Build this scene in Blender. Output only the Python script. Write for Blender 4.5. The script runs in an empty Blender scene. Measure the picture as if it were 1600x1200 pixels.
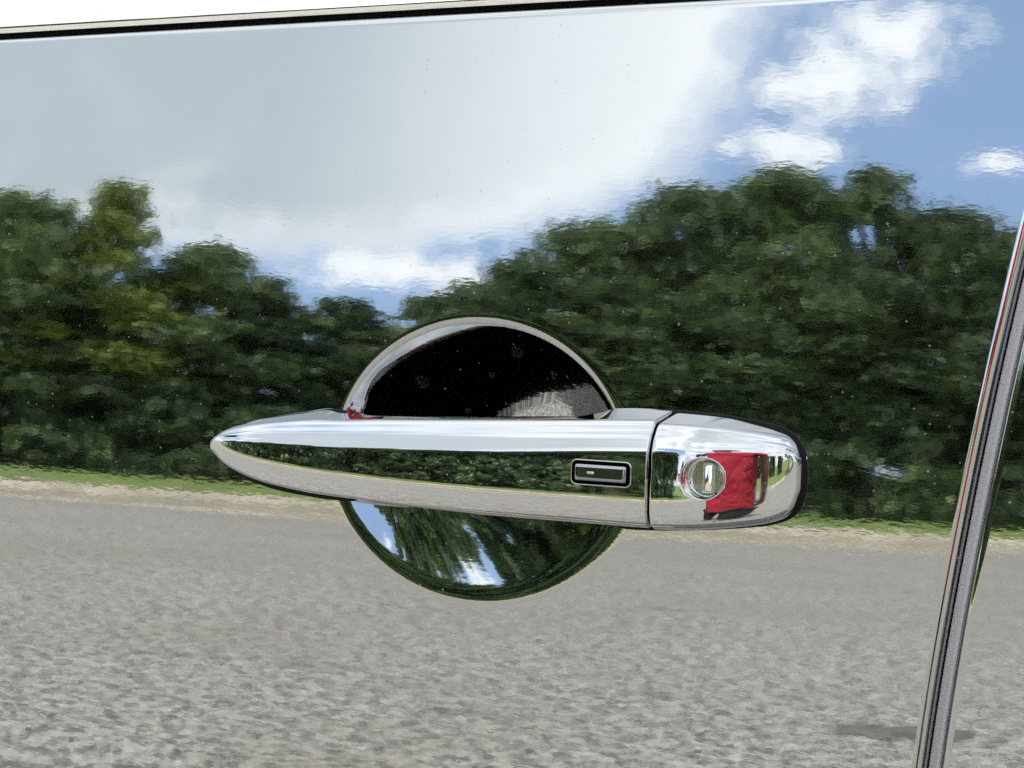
import bpy, bmesh, math, random
import numpy as np
from math import sin, cos, tan, radians, degrees, pi, atan2, sqrt
from mathutils import Vector, Matrix

# ------------------------------------------------------------------ camera, sky, sun, exposure
sc = bpy.context.scene
COL = sc.collection
O = np.array([0.0, 0.0, 1.13])                  # point of the door the lens is aimed at
YAW, PITCH, DIST = radians(26), radians(6), 0.92
LENS = 77.0
FW = np.array([-sin(YAW)*cos(PITCH), cos(YAW)*cos(PITCH), -sin(PITCH)])
CAM = O - DIST*FW
RT = np.array([cos(YAW), sin(YAW), 0.0])
UP = np.cross(RT, FW)
cam_data = bpy.data.cameras.new('camera')
cam_data.lens = LENS; cam_data.sensor_width = 36.0
cam_data.clip_start = 0.02; cam_data.clip_end = 2000
cam = bpy.data.objects.new('camera', cam_data); COL.objects.link(cam)
cam.location = CAM
cam.rotation_euler = Vector(FW).to_track_quat('-Z', 'Y').to_euler()
sc.camera = cam

SUN_EL, SUN_AZ = radians(58), radians(-128)      # azimuth from straight out of the door (-Y), minus = towards the car's front
SUN_DIR = Vector((sin(SUN_AZ)*cos(SUN_EL), -cos(SUN_AZ)*cos(SUN_EL), sin(SUN_EL)))   # towards the sun
sun_data = bpy.data.lights.new('sun', 'SUN')
sun_data.energy = 4.8; sun_data.angle = radians(0.53); sun_data.color = (1.0, 0.95, 0.87)
sun = bpy.data.objects.new('sun', sun_data); COL.objects.link(sun)
sun.location = (-8, 6, 20)
sun.rotation_euler = (-SUN_DIR).to_track_quat('-Z', 'Y').to_euler()

sc.view_settings.view_transform = 'Standard'
sc.view_settings.look = 'None'
sc.view_settings.gamma = 1.0
sc.view_settings.exposure = 0.85
sc.view_settings.use_curve_mapping = False
sc.cycles.use_denoising = False                  # keep the fine grain of asphalt and leaves
sc.cycles.max_bounces = 7
sc.cycles.diffuse_bounces = 2
sc.cycles.glossy_bounces = 8
sc.cycles.transparent_max_bounces = 16
sc.cycles.caustics_reflective = False
sc.cycles.caustics_refractive = False
sc.cycles.sample_clamp_indirect = 6.0

class NT:
    """tiny node-tree writer"""
    def __init__(s, tree): s.t = tree; s.n = tree.nodes; s.l = tree.links
    def new(s, typ, **kw):
        nd = s.n.new(typ)
        for k, v in kw.items(): setattr(nd, k, v)
        return nd
    def put(s, sock, v):
        if isinstance(v, bpy.types.NodeSocket): s.l.new(v, sock)
        elif v is not None: sock.default_value = v
    def m(s, op, a, b=None, c=None, clamp=False):
        nd = s.new('ShaderNodeMath', operation=op, use_clamp=clamp)
        for i, v in enumerate((a, b, c)): s.put(nd.inputs[i], v)
        return nd.outputs[0]
    def vm(s, op, a, b=None):
        nd = s.new('ShaderNodeVectorMath', operation=op)
        s.put(nd.inputs[0], a); s.put(nd.inputs[1], b)
        return nd.outputs[0]
    def ss(s, v, lo, hi, t0=0.0, t1=1.0):
        nd = s.new('ShaderNodeMapRange', interpolation_type='SMOOTHSTEP')
        s.put(nd.inputs['Value'], v)
        for k, q in (('From Min', lo), ('From Max', hi), ('To Min', t0), ('To Max', t1)): s.put(nd.inputs[k], q)
        return nd.outputs['Result']
    def mix(s, f, a, b, blend='MIX'):
        nd = s.new('ShaderNodeMix', data_type='RGBA', blend_type=blend)
        s.put(nd.inputs[0], f); s.put(nd.inputs[6], a); s.put(nd.inputs[7], b)
        return nd.outputs[2]
    def noise(s, vec, scale, detail=4.0, rough=0.55, dist=0.0, out='Fac'):
        nd = s.new('ShaderNodeTexNoise')
        s.put(nd.inputs['Vector'], vec); s.put(nd.inputs['Scale'], scale)
        s.put(nd.inputs['Detail'], detail); s.put(nd.inputs['Roughness'], rough); s.put(nd.inputs['Distortion'], dist)
        return nd.outputs[out]

def build_world():
    w = bpy.data.worlds.new('World'); sc.world = w; w.use_nodes = True
    w.cycles.sampling_method = 'NONE'
    w.node_tree.nodes.clear()
    k = NT(w.node_tree)
    out = k.new('ShaderNodeOutputWorld'); bg = k.new('ShaderNodeBackground')
    bg.inputs['Strength'].default_value = 0.13
    k.l.new(bg.outputs[0], out.inputs[0])
    sky = k.new('ShaderNodeTexSky', sky_type='NISHITA', sun_disc=False)
    sky.sun_elevation = SUN_EL
    sky.sun_rotation = atan2(SUN_DIR.x, SUN_DIR.y)
    sky.air_density = 1.0; sky.dust_density = 0.6; sky.ozone_density = 1.6
    tc = k.new('ShaderNodeTexCoord'); d = tc.outputs['Generated']
    sep = k.new('ShaderNodeSeparateXYZ'); k.l.new(d, sep.inputs[0])
    X, Y, Z = sep.outputs
    az = k.m('MULTIPLY', k.m('ARCTAN2', X, k.m('MULTIPLY', Y, -1.0)), 180/pi)
    el = k.m('MULTIPLY', k.m('ARCSINE', Z), 180/pi)
    # drifting fields of cumulus over the whole sky, seen on a flat cloud layer
    den = k.m('ADD', k.m('MAXIMUM', Z, 0.0), 0.16)
    cmb = k.new('ShaderNodeCombineXYZ')
    k.l.new(k.m('DIVIDE', X, den), cmb.inputs[0]); k.l.new(k.m('DIVIDE', Y, den), cmb.inputs[1])
    layer = cmb.outputs[0]
    n1 = k.noise(layer, 0.85, 5, 0.55, 0.15)
    nd = k.noise(d, 7.0, 4, 0.6, 0.0)
    nf = k.noise(d, 24.0, 3, 0.6, 0.0)
    gen = k.m('MULTIPLY', k.m('SUBTRACT', n1, 0.39), 6.0)
    wob = k.m('ADD', k.m('MULTIPLY', k.m('SUBTRACT', nd, 0.5), 1.5), k.m('MULTIPLY', k.m('SUBTRACT', nf, 0.5), 0.7))
    nh = k.noise(d, 62.0, 3, 0.6)
    wobf = k.m('ADD', k.m('MULTIPLY', k.m('SUBTRACT', nf, 0.5), 2.6), k.m('MULTIPLY', k.m('SUBTRACT', nh, 0.5), 1.7))
    def blob(u0, v0, ru, rv, wk=1.0, wob=wob):
        du = k.m('DIVIDE', k.m('SUBTRACT', az, u0), ru); dv = k.m('DIVIDE', k.m('SUBTRACT', el, v0), rv)
        r = k.m('SQRT', k.m('ADD', k.m('MULTIPLY', du, du), k.m('MULTIPLY', dv, dv)))
        return k.m('ADD', k.m('SUBTRACT', 1.0, r), k.m('MULTIPLY', wob, wk))
    du = k.m('DIVIDE', k.m('ABSOLUTE', k.m('ADD', az, 46.0)), 27.6); dv = k.m('DIVIDE', k.m('ABSOLUTE', k.m('SUBTRACT', el, 29.0)), 17.8)
    big = k.m('SUBTRACT', 1.0, k.m('POWER', k.m('ADD', k.m('POWER', du, 3.0), k.m('POWER', dv, 3.0)), 0.3333))
    big = k.m('ADD', big, k.m('MULTIPLY', wob, 0.15))    # the large grey bank
    puff = blob(-17.3, 22.4, 3.1, 2.4, 0.75, wobf)              # cumulus beside it
    puff2 = blob(-15.6, 24.0, 2.8, 2.1, 0.75, wobf)
    low = blob(-29.8, 12.2, 5.2, 1.6, 0.7, wobf)               # low white bank over the trees
    low2 = blob(-18.6, 19.2, 2.6, 1.0, 0.8, wobf)
    wisp = blob(-11.2, 19.2, 3.2, 0.8, 0.7, wobf)
    # the bank keeps blue gaps round it; farther off the layer takes over
    win = blob(-25.0, 16.0, 27.0, 18.0, 0.0)
    open_ = k.ss(win, -0.15, 0.35)
    genw = k.m('SUBTRACT', gen, k.m('MULTIPLY', open_, 6.0))
    small = k.m('MAXIMUM', k.m('MAXIMUM', puff, puff2), k.m('MAXIMUM', low, k.m('MAXIMUM', low2, k.m('SUBTRACT', wisp, 0.3))))
    bank_t = k.m('MULTIPLY', big, 6.0)
    dens = k.m('MAXIMUM', k.m('MAXIMUM', bank_t, k.m('MULTIPLY', small, 0.95)), genw)
    mask = k.ss(dens, -0.08, 0.70)
    thick = k.m('MAXIMUM', bank_t, k.m('MULTIPLY', genw, 0.7))
    thick = k.m('ADD', thick, k.m('MULTIPLY', k.m('SUBTRACT', nd, 0.45), 1.5))
    side = k.m('MAXIMUM', k.ss(k.m('ADD', az, k.m('MULTIPLY', wob, 5.0)), -21.0, -37.0), k.ss(az, -12.0, -3.0))
    core = k.m('MULTIPLY', k.ss(thick, 0.1, 1.3), k.m('ADD', 0.12, k.m('MULTIPLY', side, 0.88)))
    core = k.m('ADD', core, k.m('MULTIPLY', wob, 0.22), clamp=True)
    shade = k.mix(core, (9.2, 9.5, 9.7, 1), (4.8, 5.4, 5.85, 1))
    veil = k.mix(0.55, sky.outputs[0], (3.7, 5.3, 8.1, 1))          # thin high haze over the blue
    col = k.mix(mask, veil, shade)
    k.l.new(col, bg.inputs[0])
build_world()

# ------------------------------------------------------------------ door surface (metres) and picture-to-door helper
Z0, TILT, RZ, RX = 1.095, tan(radians(4.1)), 2.5, 9.0
SHA, SHZ, SHW = 0.0524, 1.137, 0.026             # soft shoulder just above the handle, where the skin turns up faster
_lc = lambda u: np.log(2*np.cosh(u))
def base_y(x, z):
    return ((z-Z0)*TILT + (z-Z0)**2/(2*RZ) + x*x/(2*RX)
            + SHA*0.5*((z-Z0) + SHW*(_lc((z-SHZ)/SHW)-_lc((Z0-SHZ)/SHW))) + tuck(z))
TKZ, TKC, TKD = 1.066, 1.25, 0.125               # below the handle the skin tucks in towards the sill
def tuck(z):
    d = np.maximum(TKZ-z, 0.0); c = np.minimum(d, TKD)
    return TKC*c*c/2 + TKC*TKD*(d-c)
FPX = LENS/36*1600
def at(px, py, n=0.0):
    """door point (x, z) that stands n metres proud of the door skin"""
    d = FW + RT*(px-800)/FPX - UP*(py-600)/FPX
    t = DIST
    for _ in range(25):
        p = CAM + d*t
        t -= (p[1] - (base_y(p[0], p[2]) - n))/d[1]
    p = CAM + d*t
    return p[0], p[2]

def pchip(xs, ys, q):
    xs = np.asarray(xs, float); ys = np.asarray(ys, float); q = np.clip(q, xs[0], xs[-1])
    h = np.diff(xs); dl = np.diff(ys)/h
    m = np.zeros_like(xs); m[0] = dl[0]; m[-1] = dl[-1]
    for i in range(1, len(xs)-1):
        if dl[i-1]*dl[i] > 0:
            w1, w2 = 2*h[i]+h[i-1], h[i]+2*h[i-1]
            m[i] = (w1+w2)/(w1/dl[i-1]+w2/dl[i])
    i = np.clip(np.searchsorted(xs, q)-1, 0, len(h)-1)
    t = (q-xs[i])/h[i]
    return ((2*t**3-3*t**2+1)*ys[i] + (t**3-2*t**2+t)*h[i]*m[i] + (-2*t**3+3*t**2)*ys[i+1] + (t**3-t**2)*h[i]*m[i+1])

def smooth_curve(xs, ys, q, w):
    """pchip, then averaged over a window w so the chrome flows"""
    acc = 0; tot = 0
    for o_, g in zip(np.linspace(-1, 1, 9), np.exp(-2.5*np.linspace(-1, 1, 9)**2)):
        acc = acc + g*pchip(xs, ys, q+o_*w); tot += g
    return acc/tot

# ------------------------------------------------------------------ objects
def mesh_obj(name, verts, faces, mat=None, parent=None, smooth=True):
    me = bpy.data.meshes.new(name)
    me.from_pydata([tuple(map(float, v)) for v in verts], [], [tuple(map(int, f)) for f in faces])
    me.update()
    if smooth: me.polygons.foreach_set('use_smooth', [True]*len(me.polygons))
    if mat: me.materials.append(mat)
    o = bpy.data.objects.new(name, me); COL.objects.link(o)
    if parent: o.parent = parent
    return o
def bm_obj(name, bm, mat=None, parent=None, smooth=True):
    bmesh.ops.recalc_face_normals(bm, faces=bm.faces)
    me = bpy.data.meshes.new(name); bm.to_mesh(me); bm.free()
    if smooth: me.polygons.foreach_set('use_smooth', [True]*len(me.polygons))
    if mat: me.materials.append(mat)
    o = bpy.data.objects.new(name, me); COL.objects.link(o)
    if parent: o.parent = parent
    return o
def empty(name, loc=(0, 0, 0), rz=0.0):
    o = bpy.data.objects.new(name, None); o.empty_display_size = 0.1
    COL.objects.link(o); o.location = loc; o.rotation_euler.z = rz
    return o
def tag(o, label=None, cat=None, group=None, kind=None):
    for key, v in (('label', label), ('category', cat), ('group', group), ('kind', kind)):
        if v: o[key] = v
    return o
def grid_faces(nu, nv, close_v=False):
    f = []
    for i in range(nu-1):
        for j in range(nv if close_v else nv-1):
            j2 = (j+1) % nv
            f.append((i*nv+j, (i+1)*nv+j, (i+1)*nv+j2, i*nv+j2))
    return f

# ------------------------------------------------------------------ materials
def material(name):
    m = bpy.data.materials.new(name); m.use_nodes = True
    k = NT(m.node_tree); b = m.node_tree.nodes['Principled BSDF']
    return m, k, b
def simple(name, col, rough=0.5, metal=0.0, spec=0.5, bump=None):
    m, k, b = material(name)
    b.inputs['Base Color'].default_value = (*col, 1); b.inputs['Roughness'].default_value = rough
    b.inputs['Metallic'].default_value = metal; b.inputs['Specular IOR Level'].default_value = spec
    if bump:
        tc = k.new('ShaderNodeTexCoord'); h = k.noise(tc.outputs['Object'], bump[0], 3)
        bn = k.new('ShaderNodeBump'); bn.inputs['Distance'].default_value = bump[1]; bn.inputs['Strength'].default_value = 1.0
        k.l.new(h, bn.inputs['Height']); k.l.new(bn.outputs[0], b.inputs['Normal'])
    return m

def flat_co(k, co):
    sp = k.new('ShaderNodeSeparateXYZ'); k.l.new(co, sp.inputs[0]); cb = k.new('ShaderNodeCombineXYZ')
    k.l.new(sp.outputs[0], cb.inputs[0]); k.l.new(sp.outputs[2], cb.inputs[1])
    return cb.outputs[0]
def specks(k, co, scale, size, keep):
    """mask of tiny dust grains: only some cells carry one"""
    v = k.new('ShaderNodeTexVoronoi', voronoi_dimensions='2D'); k.put(v.inputs['Vector'], flat_co(k, co)); k.put(v.inputs['Scale'], scale)
    sepc = k.new('ShaderNodeSeparateColor'); k.l.new(v.outputs['Color'], sepc.inputs[0])
    pick = k.m('GREATER_THAN', sepc.outputs[0], keep)
    rad = k.m('MULTIPLY', k.m('ADD', sepc.outputs[1], 0.35), size)
    return k.m('MULTIPLY', pick, k.ss(k.m('SUBTRACT', rad, v.outputs['Distance']), 0.0, size*0.5))

def make_paint():
    m, k, b = material('black_paint')
    b.inputs['Metallic'].default_value = 1.0
    b.inputs['Base Color'].default_value = (0.43, 0.44, 0.445, 1)
    tc = k.new('ShaderNodeTexCoord'); co = tc.outputs['Object']
    # orange peel: two sizes of very shallow ripple
    mp = k.new('ShaderNodeMapping'); mp.inputs['Scale'].default_value = (0.5, 1, 1.45); k.l.new(co, mp.inputs[0])
    h = k.m('ADD', k.m('MULTIPLY', k.noise(mp.outputs[0], 400, 2, 0.5), 1.0), k.m('MULTIPLY', k.noise(co, 170, 1, 0.5), 0.8))
    h = k.m('ADD', h, k.m('MULTIPLY', k.noise(co, 60, 1, 0.5), 1.8))
    # dried water spots: faint rings
    v = k.new('ShaderNodeTexVoronoi', voronoi_dimensions='2D'); k.put(v.inputs['Vector'], flat_co(k, co)); k.put(v.inputs['Scale'], 62.0)
    sepc = k.new('ShaderNodeSeparateColor'); k.l.new(v.outputs['Color'], sepc.inputs[0])
    pick = k.m('GREATER_THAN', sepc.outputs[0], 0.72)
    rr = k.m('MULTIPLY', k.m('ADD', sepc.outputs[1], 0.5), 0.11)
    ring = k.m('MULTIPLY', pick, k.ss(k.m('ABSOLUTE', k.m('SUBTRACT', v.outputs['Distance'], rr)), 0.05, 0.0))
    disc = k.m('MULTIPLY', pick, k.ss(k.m('SUBTRACT', rr, v.outputs['Distance']), -0.02, 0.06))
    spot = k.m('MULTIPLY', k.m('ADD', k.m('MULTIPLY', ring, 0.7), k.m('MULTIPLY', disc, 0.5)), k.ss(k.noise(co, 900, 3), 0.35, 0.65))
    bn = k.new('ShaderNodeBump'); bn.inputs['Distance'].default_value = 0.0000055; bn.inputs['Strength'].default_value = 1.0
    k.l.new(h, bn.inputs['Height']); k.l.new(bn.outputs[0], b.inputs['Normal'])
    k.put(b.inputs['Roughness'], k.m('ADD', 0.028, k.m('MULTIPLY', spot, 0.05)))
    dust = k.m('MAXIMUM', specks(k, co, 210, 0.085, 0.90), specks(k, co, 95, 0.05, 0.86))
    film = k.m('ADD', 0.0015, k.m('MULTIPLY', spot, 0.11))
    fac = k.m('MAXIMUM', k.m('MULTIPLY', dust, 0.42), film)
    df = k.new('ShaderNodeBsdfDiffuse'); df.inputs['Color'].default_value = (0.42, 0.41, 0.39, 1)
    mx = k.new('ShaderNodeMixShader'); k.put(mx.inputs[0], fac)
    k.l.new(b.outputs[0], mx.inputs[1]); k.l.new(df.outputs[0], mx.inputs[2])
    k.l.new(mx.outputs[0], m.node_tree.nodes['Material Output'].inputs[0])
    return m
def make_chrome(name='chrome', col=(0.50, 0.505, 0.515), rough=0.02, wave=0.000006):
    m, k, b = material(name)
    b.inputs['Metallic'].default_value = 1.0; b.inputs['Base Color'].default_value = (*col, 1)
    tc = k.new('ShaderNodeTexCoord'); co = tc.outputs['Object']
    k.put(b.inputs['Roughness'], k.m('ADD', rough, k.ss(k.noise(co, 55, 4, 0.6), 0.52, 0.75, 0.0, 0.07)))     # finger smudges
    h = k.noise(co, 150, 2, 0.5)
    bn = k.new('ShaderNodeBump'); bn.inputs['Distance'].default_value = wave; bn.inputs['Strength'].default_value = 1.0
    k.l.new(h, bn.inputs['Height']); k.l.new(bn.outputs[0], b.inputs['Normal'])
    dust = k.m('MAXIMUM', specks(k, co, 420, 0.10, 0.86), specks(k, co, 170, 0.06, 0.80))
    df = k.new('ShaderNodeBsdfDiffuse'); df.inputs['Color'].default_value = (0.5, 0.49, 0.47, 1)
    mx = k.new('ShaderNodeMixShader'); k.put(mx.inputs[0], k.m('ADD', 0.006, k.m('MULTIPLY', dust, 0.5)))
    k.l.new(b.outputs[0], mx.inputs[1]); k.l.new(df.outputs[0], mx.inputs[2])
    k.l.new(mx.outputs[0], m.node_tree.nodes['Material Output'].inputs[0])
    return m
PAINT = make_paint()
CHROME = make_chrome()
SATIN = make_chrome('satin_chrome', (0.80, 0.79, 0.68), 0.14, 0.00001)
SMOKE = simple('smoked_button', (0.30, 0.30, 0.31), 0.06, 1.0)
RUBBER = simple('black_rubber', (0.004, 0.004, 0.0045), 0.5, 0, 0.12)
BLACKP = simple('black_plastic', (0.0018, 0.0018, 0.003), 0.7, 0, 0.0)
SEAL = simple('grey_seal', (0.66, 0.66, 0.675), 0.5, 0, 0.5, bump=(700, 0.00009))
GLASS = simple('tinted_glass', (0.25, 0.26, 0.26), 0.01, 1.0)

# ------------------------------------------------------------------ the car
car = empty('car', (0, 0, 0))
tag(car, 'glossy black car with chrome door handle, cropped close', 'car')

# hand recess behind the handle: an uneven dish, deepest above its middle
cL, cR = at(527, 714), at(977, 714); cT, cB = at(752, 499), at(752, 933)
CX, CZ = 0.5*(cL[0]+cR[0]), 0.5*(cT[1]+cB[1])
CA, CB = 0.5*(cR[0]-cL[0]), 0.5*(cT[1]-cB[1])
def bowl(X, Z_, qx, qz, p, kk):
    """1 at the deepest point (qx, qz), 0 outside the unit circle, with a rounded rim"""
    wx, wz = X-qx, Z_-qz
    A = wx*wx+wz*wz+1e-12; B = 2*(qx*wx+qz*wz); C = qx*qx+qz*qz-1
    s = (-B+np.sqrt(np.maximum(B*B-4*A*C, 0)))/(2*A)
    a = 1-(1/np.maximum(s, 1e-6))**p
    h = np.maximum(kk-np.abs(a), 0)/kk
    return np.maximum(a, 0)+h*h*kk/4
def dish(x, z):
    X = (x-CX)/CA; Zn = (z-CZ)/CB
    up = np.clip((Zn+0.36)/0.42, 0, 1); up = up*up*(3-2*up)        # the finger pocket: upper part only, its floor climbs behind the grip
    main = (1-up)*0.0080*bowl(X, Zn, -0.48, 0.12, 2.0, 0.15) + up*0.0057*bowl(X, Zn, -0.50, 0.12, 2.0, 0.09)
    return main + up*0.0265*bowl(X/0.995, Zn/0.995, -0.03, -0.22, 1.48, 0.026)

seam_pts = [at(*p) for p in ((1612, 340), (1561, 567), (1511, 800), (1471, 1000), (1443, 1200))]
SEAM = np.polyfit([p[1] for p in seam_pts], [p[0] for p in seam_pts], 2)
zlo = seam_pts[-1][1]
def seam_x(z):
    z = np.asarray(z, float)
    e = np.polyval(SEAM, np.maximum(z, zlo))
    return e + np.minimum(z-zlo, 0)*np.polyval(np.polyder(SEAM), zlo)
b0, b1 = at(0, 59), at(1000, 3)
def belt_z(x): return b0[1] + (x-b0[0])*(b1[1]-b0[1])/(b1[0]-b0[0])

def door_skin():
    xa = np.concatenate([np.linspace(-1.05, -0.32, 22)[:-1], np.linspace(-0.32, CX-CA*1.15, 34)[:-1],
                         np.linspace(CX-CA*1.15, CX+CA*1.15, 190)[:-1], np.linspace(CX+CA*1.15, 0.10, 8)])
    za = np.concatenate([np.linspace(0.46, 0.95, 16)[:-1], np.linspace(0.95, CZ-CB*1.15, 12)[:-1],
                         np.linspace(CZ-CB*1.15, CZ+CB*1.15, 175)[:-1], np.linspace(CZ+CB*1.15, 1.22, 8)])
    r = 0.0042
    arcs = np.linspace(0, pi/2, 9)[1:]
    cols = [('c', x) for x in xa] + [('f', t) for t in (.1, .2, .3, .4, .5, .6, .7, .8, .88, .93, .96, .98, .99, .996, 1.0)] + [('r', a) for a in arcs] + [('d', t) for t in (0.001, 0.004, 0.010, 0.016)]
    rows = [('c', z) for z in za] + [('f', t) for t in (.2, .4, .6, .75, .86, .93, .97, .99, .996, 1.0)] + [('r', a) for a in arcs] + [('d', t) for t in (0.001, 0.005, 0.02)]
    V = []
    for ck, cv in cols:
        for rk, rv in rows:
            # z first (needs x roughly), then x
            xg = cv if ck == 'c' else 0.20
            zt = belt_z(xg) - r
            z = rv if rk == 'c' else (za[-1]+(zt-za[-1])*rv if rk == 'f' else zt + (r*sin(rv) if rk == 'r' else r))
            xt = float(seam_x(z)) - r
            x = cv if ck == 'c' else (xa[-1]+(xt-xa[-1])*cv if ck == 'f' else xt + (r*sin(cv) if ck == 'r' else r))
            if ck != 'c':
                zt = belt_z(x) - r
                z = rv if rk == 'c' else (za[-1]+(zt-za[-1])*rv if rk == 'f' else zt + (r*sin(rv) if rk == 'r' else r))
            back = 0.0
            if ck == 'r': back = max(back, r*(1-cos(cv)))
            if ck == 'd': back = max(back, r+cv)
            if rk == 'r': back = max(back, r*(1-cos(rv)))
            if rk == 'd': back = max(back, r+rv)
            V.append((x, base_y(x, z) + back, z))
    V = np.array(V)
    V[:, 1] += dish(V[:, 0], V[:, 2])
    return mesh_obj('front_door', V, grid_faces(len(cols), len(rows)), PAINT, car)
door = door_skin()
tag(door, 'glossy black front door skin with round hand recess')

# rear door skin on the far side of the gap
GAPW = 0.0062
def rear_skin():
    r = 0.0040
    arcs = np.linspace(pi/2, 0, 10)
    cols = [('d', 0.02)] + [('r', a) for a in arcs] + [('f', t) for t in (.0003, .001, .003, .008, .02, .04, .07, .1, .15, .2, .3, .4, .5, .6, .7, .8, .9, 1.0)]
    zs = np.linspace(0.46, 1.32, 60)
    V = []
    for ck, cv in cols:
        for z in zs:
            x0 = float(seam_x(z)) + GAPW
            if ck == 'd': x, bk = x0, r+cv
            elif ck == 'r': x, bk = x0 + r*(1-sin(cv)), r*(1-cos(cv))
            else: x, bk = x0 + r + (0.95-x0-r)*cv, 0.0
            zz = min(z, belt_z(x)-0.003)
            V.append((x, base_y(x, zz)+bk, zz))
    return mesh_obj('rear_door', V, grid_faces(len(cols), len(zs)), PAINT, car)
tag(rear_skin(), 'glossy black rear door edge right of the gap')

# grey rubber seal down the gap, with an unseen black wall added behind to block light
def seal_strip():
    prof = [(0.0003, 0.018), (0.0003, 0.0085), (0.0006, 0.0079), (0.0013, 0.0078), (0.0016, 0.0081), (0.0019, 0.0085), (0.0024, 0.0084),
            (0.0032, 0.0082), (0.0042, 0.0076), (0.0053, 0.0075), (0.0061, 0.0080), (0.0065, 0.0092), (0.0066, 0.018)]
    zs = np.linspace(0.46, 1.325, 90)
    prof = [(dx*0.83, dy) for dx, dy in prof]
    V = [(float(seam_x(z))+dx, base_y(float(seam_x(z))+dx, z)+dy, z) for dx, dy in prof for z in zs]
    return mesh_obj('door_seal', V, grid_faces(len(prof), len(zs)), SEAL, car)
tag(seal_strip(), 'dull grey textured rubber seal in the door gap')
def shut_wall():
    zs = np.linspace(0.46, 1.33, 30)
    V = []
    for dx, dy in ((-0.02, 0.021), (0.04, 0.021), (0.04, 0.06), (-0.02, 0.06)):
        V += [(float(seam_x(z))+dx, base_y(float(seam_x(z)), z)+dy, z) for z in zs]
    return mesh_obj('gap_light_block', V, grid_faces(4, len(zs)), BLACKP, car)
shut_wall()

# belt line: black gap strip, bright moulding, window glass, added shading roof above
def belt_strip(name, prof, mat, x0=-1.05, x1=0.95, n=40):
    xs = np.linspace(x0, x1, n); V = []
    for dz, dy in prof:
        for x in xs:
            z = belt_z(x)+dz
            V.append((x, base_y(x, z)+dy, z))
    return mesh_obj(name, V, grid_faces(len(prof), n), mat, car)
belt_strip('belt_weatherstrip', [(-0.004, 0.0065), (0.0022, 0.0065), (0.0035, 0.0070), (0.0035, 0.02)], RUBBER)
tag(belt_strip('window_moulding', [(0.0021, 0.016), (0.0021, 0.0024), (0.0023, 0.0014), (0.0060, 0.0015), (0.0100, 0.0018), (0.0150, 0.0025),
    (0.0190, 0.0034), (0.0225, 0.0055), (0.0245, 0.0120), (0.0245, 0.030)], make_chrome('bright_trim', (0.90, 0.90, 0.90), 0.03)), 'bright chrome moulding under the side window')
belt_strip('window_glass', [(0.018, 0.024), (0.12, 0.052), (0.24, 0.105), (0.36, 0.175), (0.43, 0.225)], GLASS, -0.95, 0.9)
belt_strip('shade_roof', [(0.425, 0.212), (0.44, 0.206), (0.47, 0.215), (0.50, 0.25), (0.515, 0.40), (0.52, 0.9)], PAINT)  # unseen roof, added to keep the sun off the hand recess

# ---------------------------------------------------------------- door handle
def px_line(pts, n_of):
    """list of (px, py) -> arrays of door x, z for points standing n proud"""
    r = [at(px, py, n_of(px)) for px, py in pts]
    return np.array([p[0] for p in r]), np.array([p[1] for p in r])

N_PX = [328, 345, 375, 425, 500, 600, 750, 900, 1040]
N_V = [0.002, 0.0065, 0.0108, 0.0150, 0.0190, 0.0225, 0.0252, 0.0262, 0.0265]
n_c = lambda px: float(np.interp(px, N_PX, N_V))
n_b = lambda px: n_c(px)*0.72
n_a = lambda px: 0.003
n_d = lambda px: n_c(px)*0.55
HA = px_line([(326, 694), (337, 679), (375, 661), (425, 650), (470, 642), (512, 636), (527, 640), (550, 647), (580, 652), (620, 653), (760, 652), (880, 651.5), (905, 649), (940, 642), (957, 638), (1000, 638), (1050, 641)], n_a)
GA = px_line([(540, 651), (760, 652), (960, 652)], lambda px: n_c(px)*0.6)
HB = px_line([(326, 694.5), (337, 681), (345, 674.5), (375, 665.5), (425, 660), (525, 657), (700, 656), (1000, 656), (1050, 656)], n_b)
HC = px_line([(326, 695.5), (337, 686), (345, 687), (375, 688), (425, 690), (500, 694.5), (650, 699), (760, 700.5), (1000, 702), (1050, 703)], n_c)
HD = px_line([(326, 696), (330, 702), (337, 712), (362, 732), (425, 756), (500, 770), (550, 776), (625, 786), (700, 794), (760, 800), (900, 811), (1000, 819), (1050, 822)], n_d)
NX = np.array([at(p, 695, v)[0] for p, v in zip(N_PX, N_V)])
X_TIP = at(329, 695, 0.002)[0]
X_END = at(1012, 735, 0.0265)[0]            # the slit between grip and end cap
xg = lambda px, n: at(px, 700, n)[0]

def bez(p, c, q, m=7):
    t = np.linspace(0, 1, m)[:, None]
    return (1-t)**2*np.array(p) + 2*t*(1-t)*np.array(c) + t*t*np.array(q)
def toward(p, q, r):
    p = np.array(p, float); q = np.array(q, float); d = np.linalg.norm(q-p)
    return p + (q-p)*min(r, 0.45*d)/max(d, 1e-9)
T_S = np.linspace(0, 1, 44)
def lower_face(N, zc, zd, sg, t0=1.6):
    """front face below the crease: leans up a touch, rolls under towards the bottom"""
    H = zc-zd
    tt = pchip([0, sg*0.6, sg, sg+0.45*(1-sg), sg+0.72*(1-sg), sg+0.90*(1-sg), 1.0], [t0, t0-1.2, -1.3, -12, -30, -54, -74], T_S)
    dn = np.concatenate([[0], np.cumsum(np.tan(np.radians(0.5*(tt[1:]+tt[:-1])))*np.diff(T_S))])*H
    return [(N+a, zc-s*H) for a, s in zip(dn, T_S)]
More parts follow.
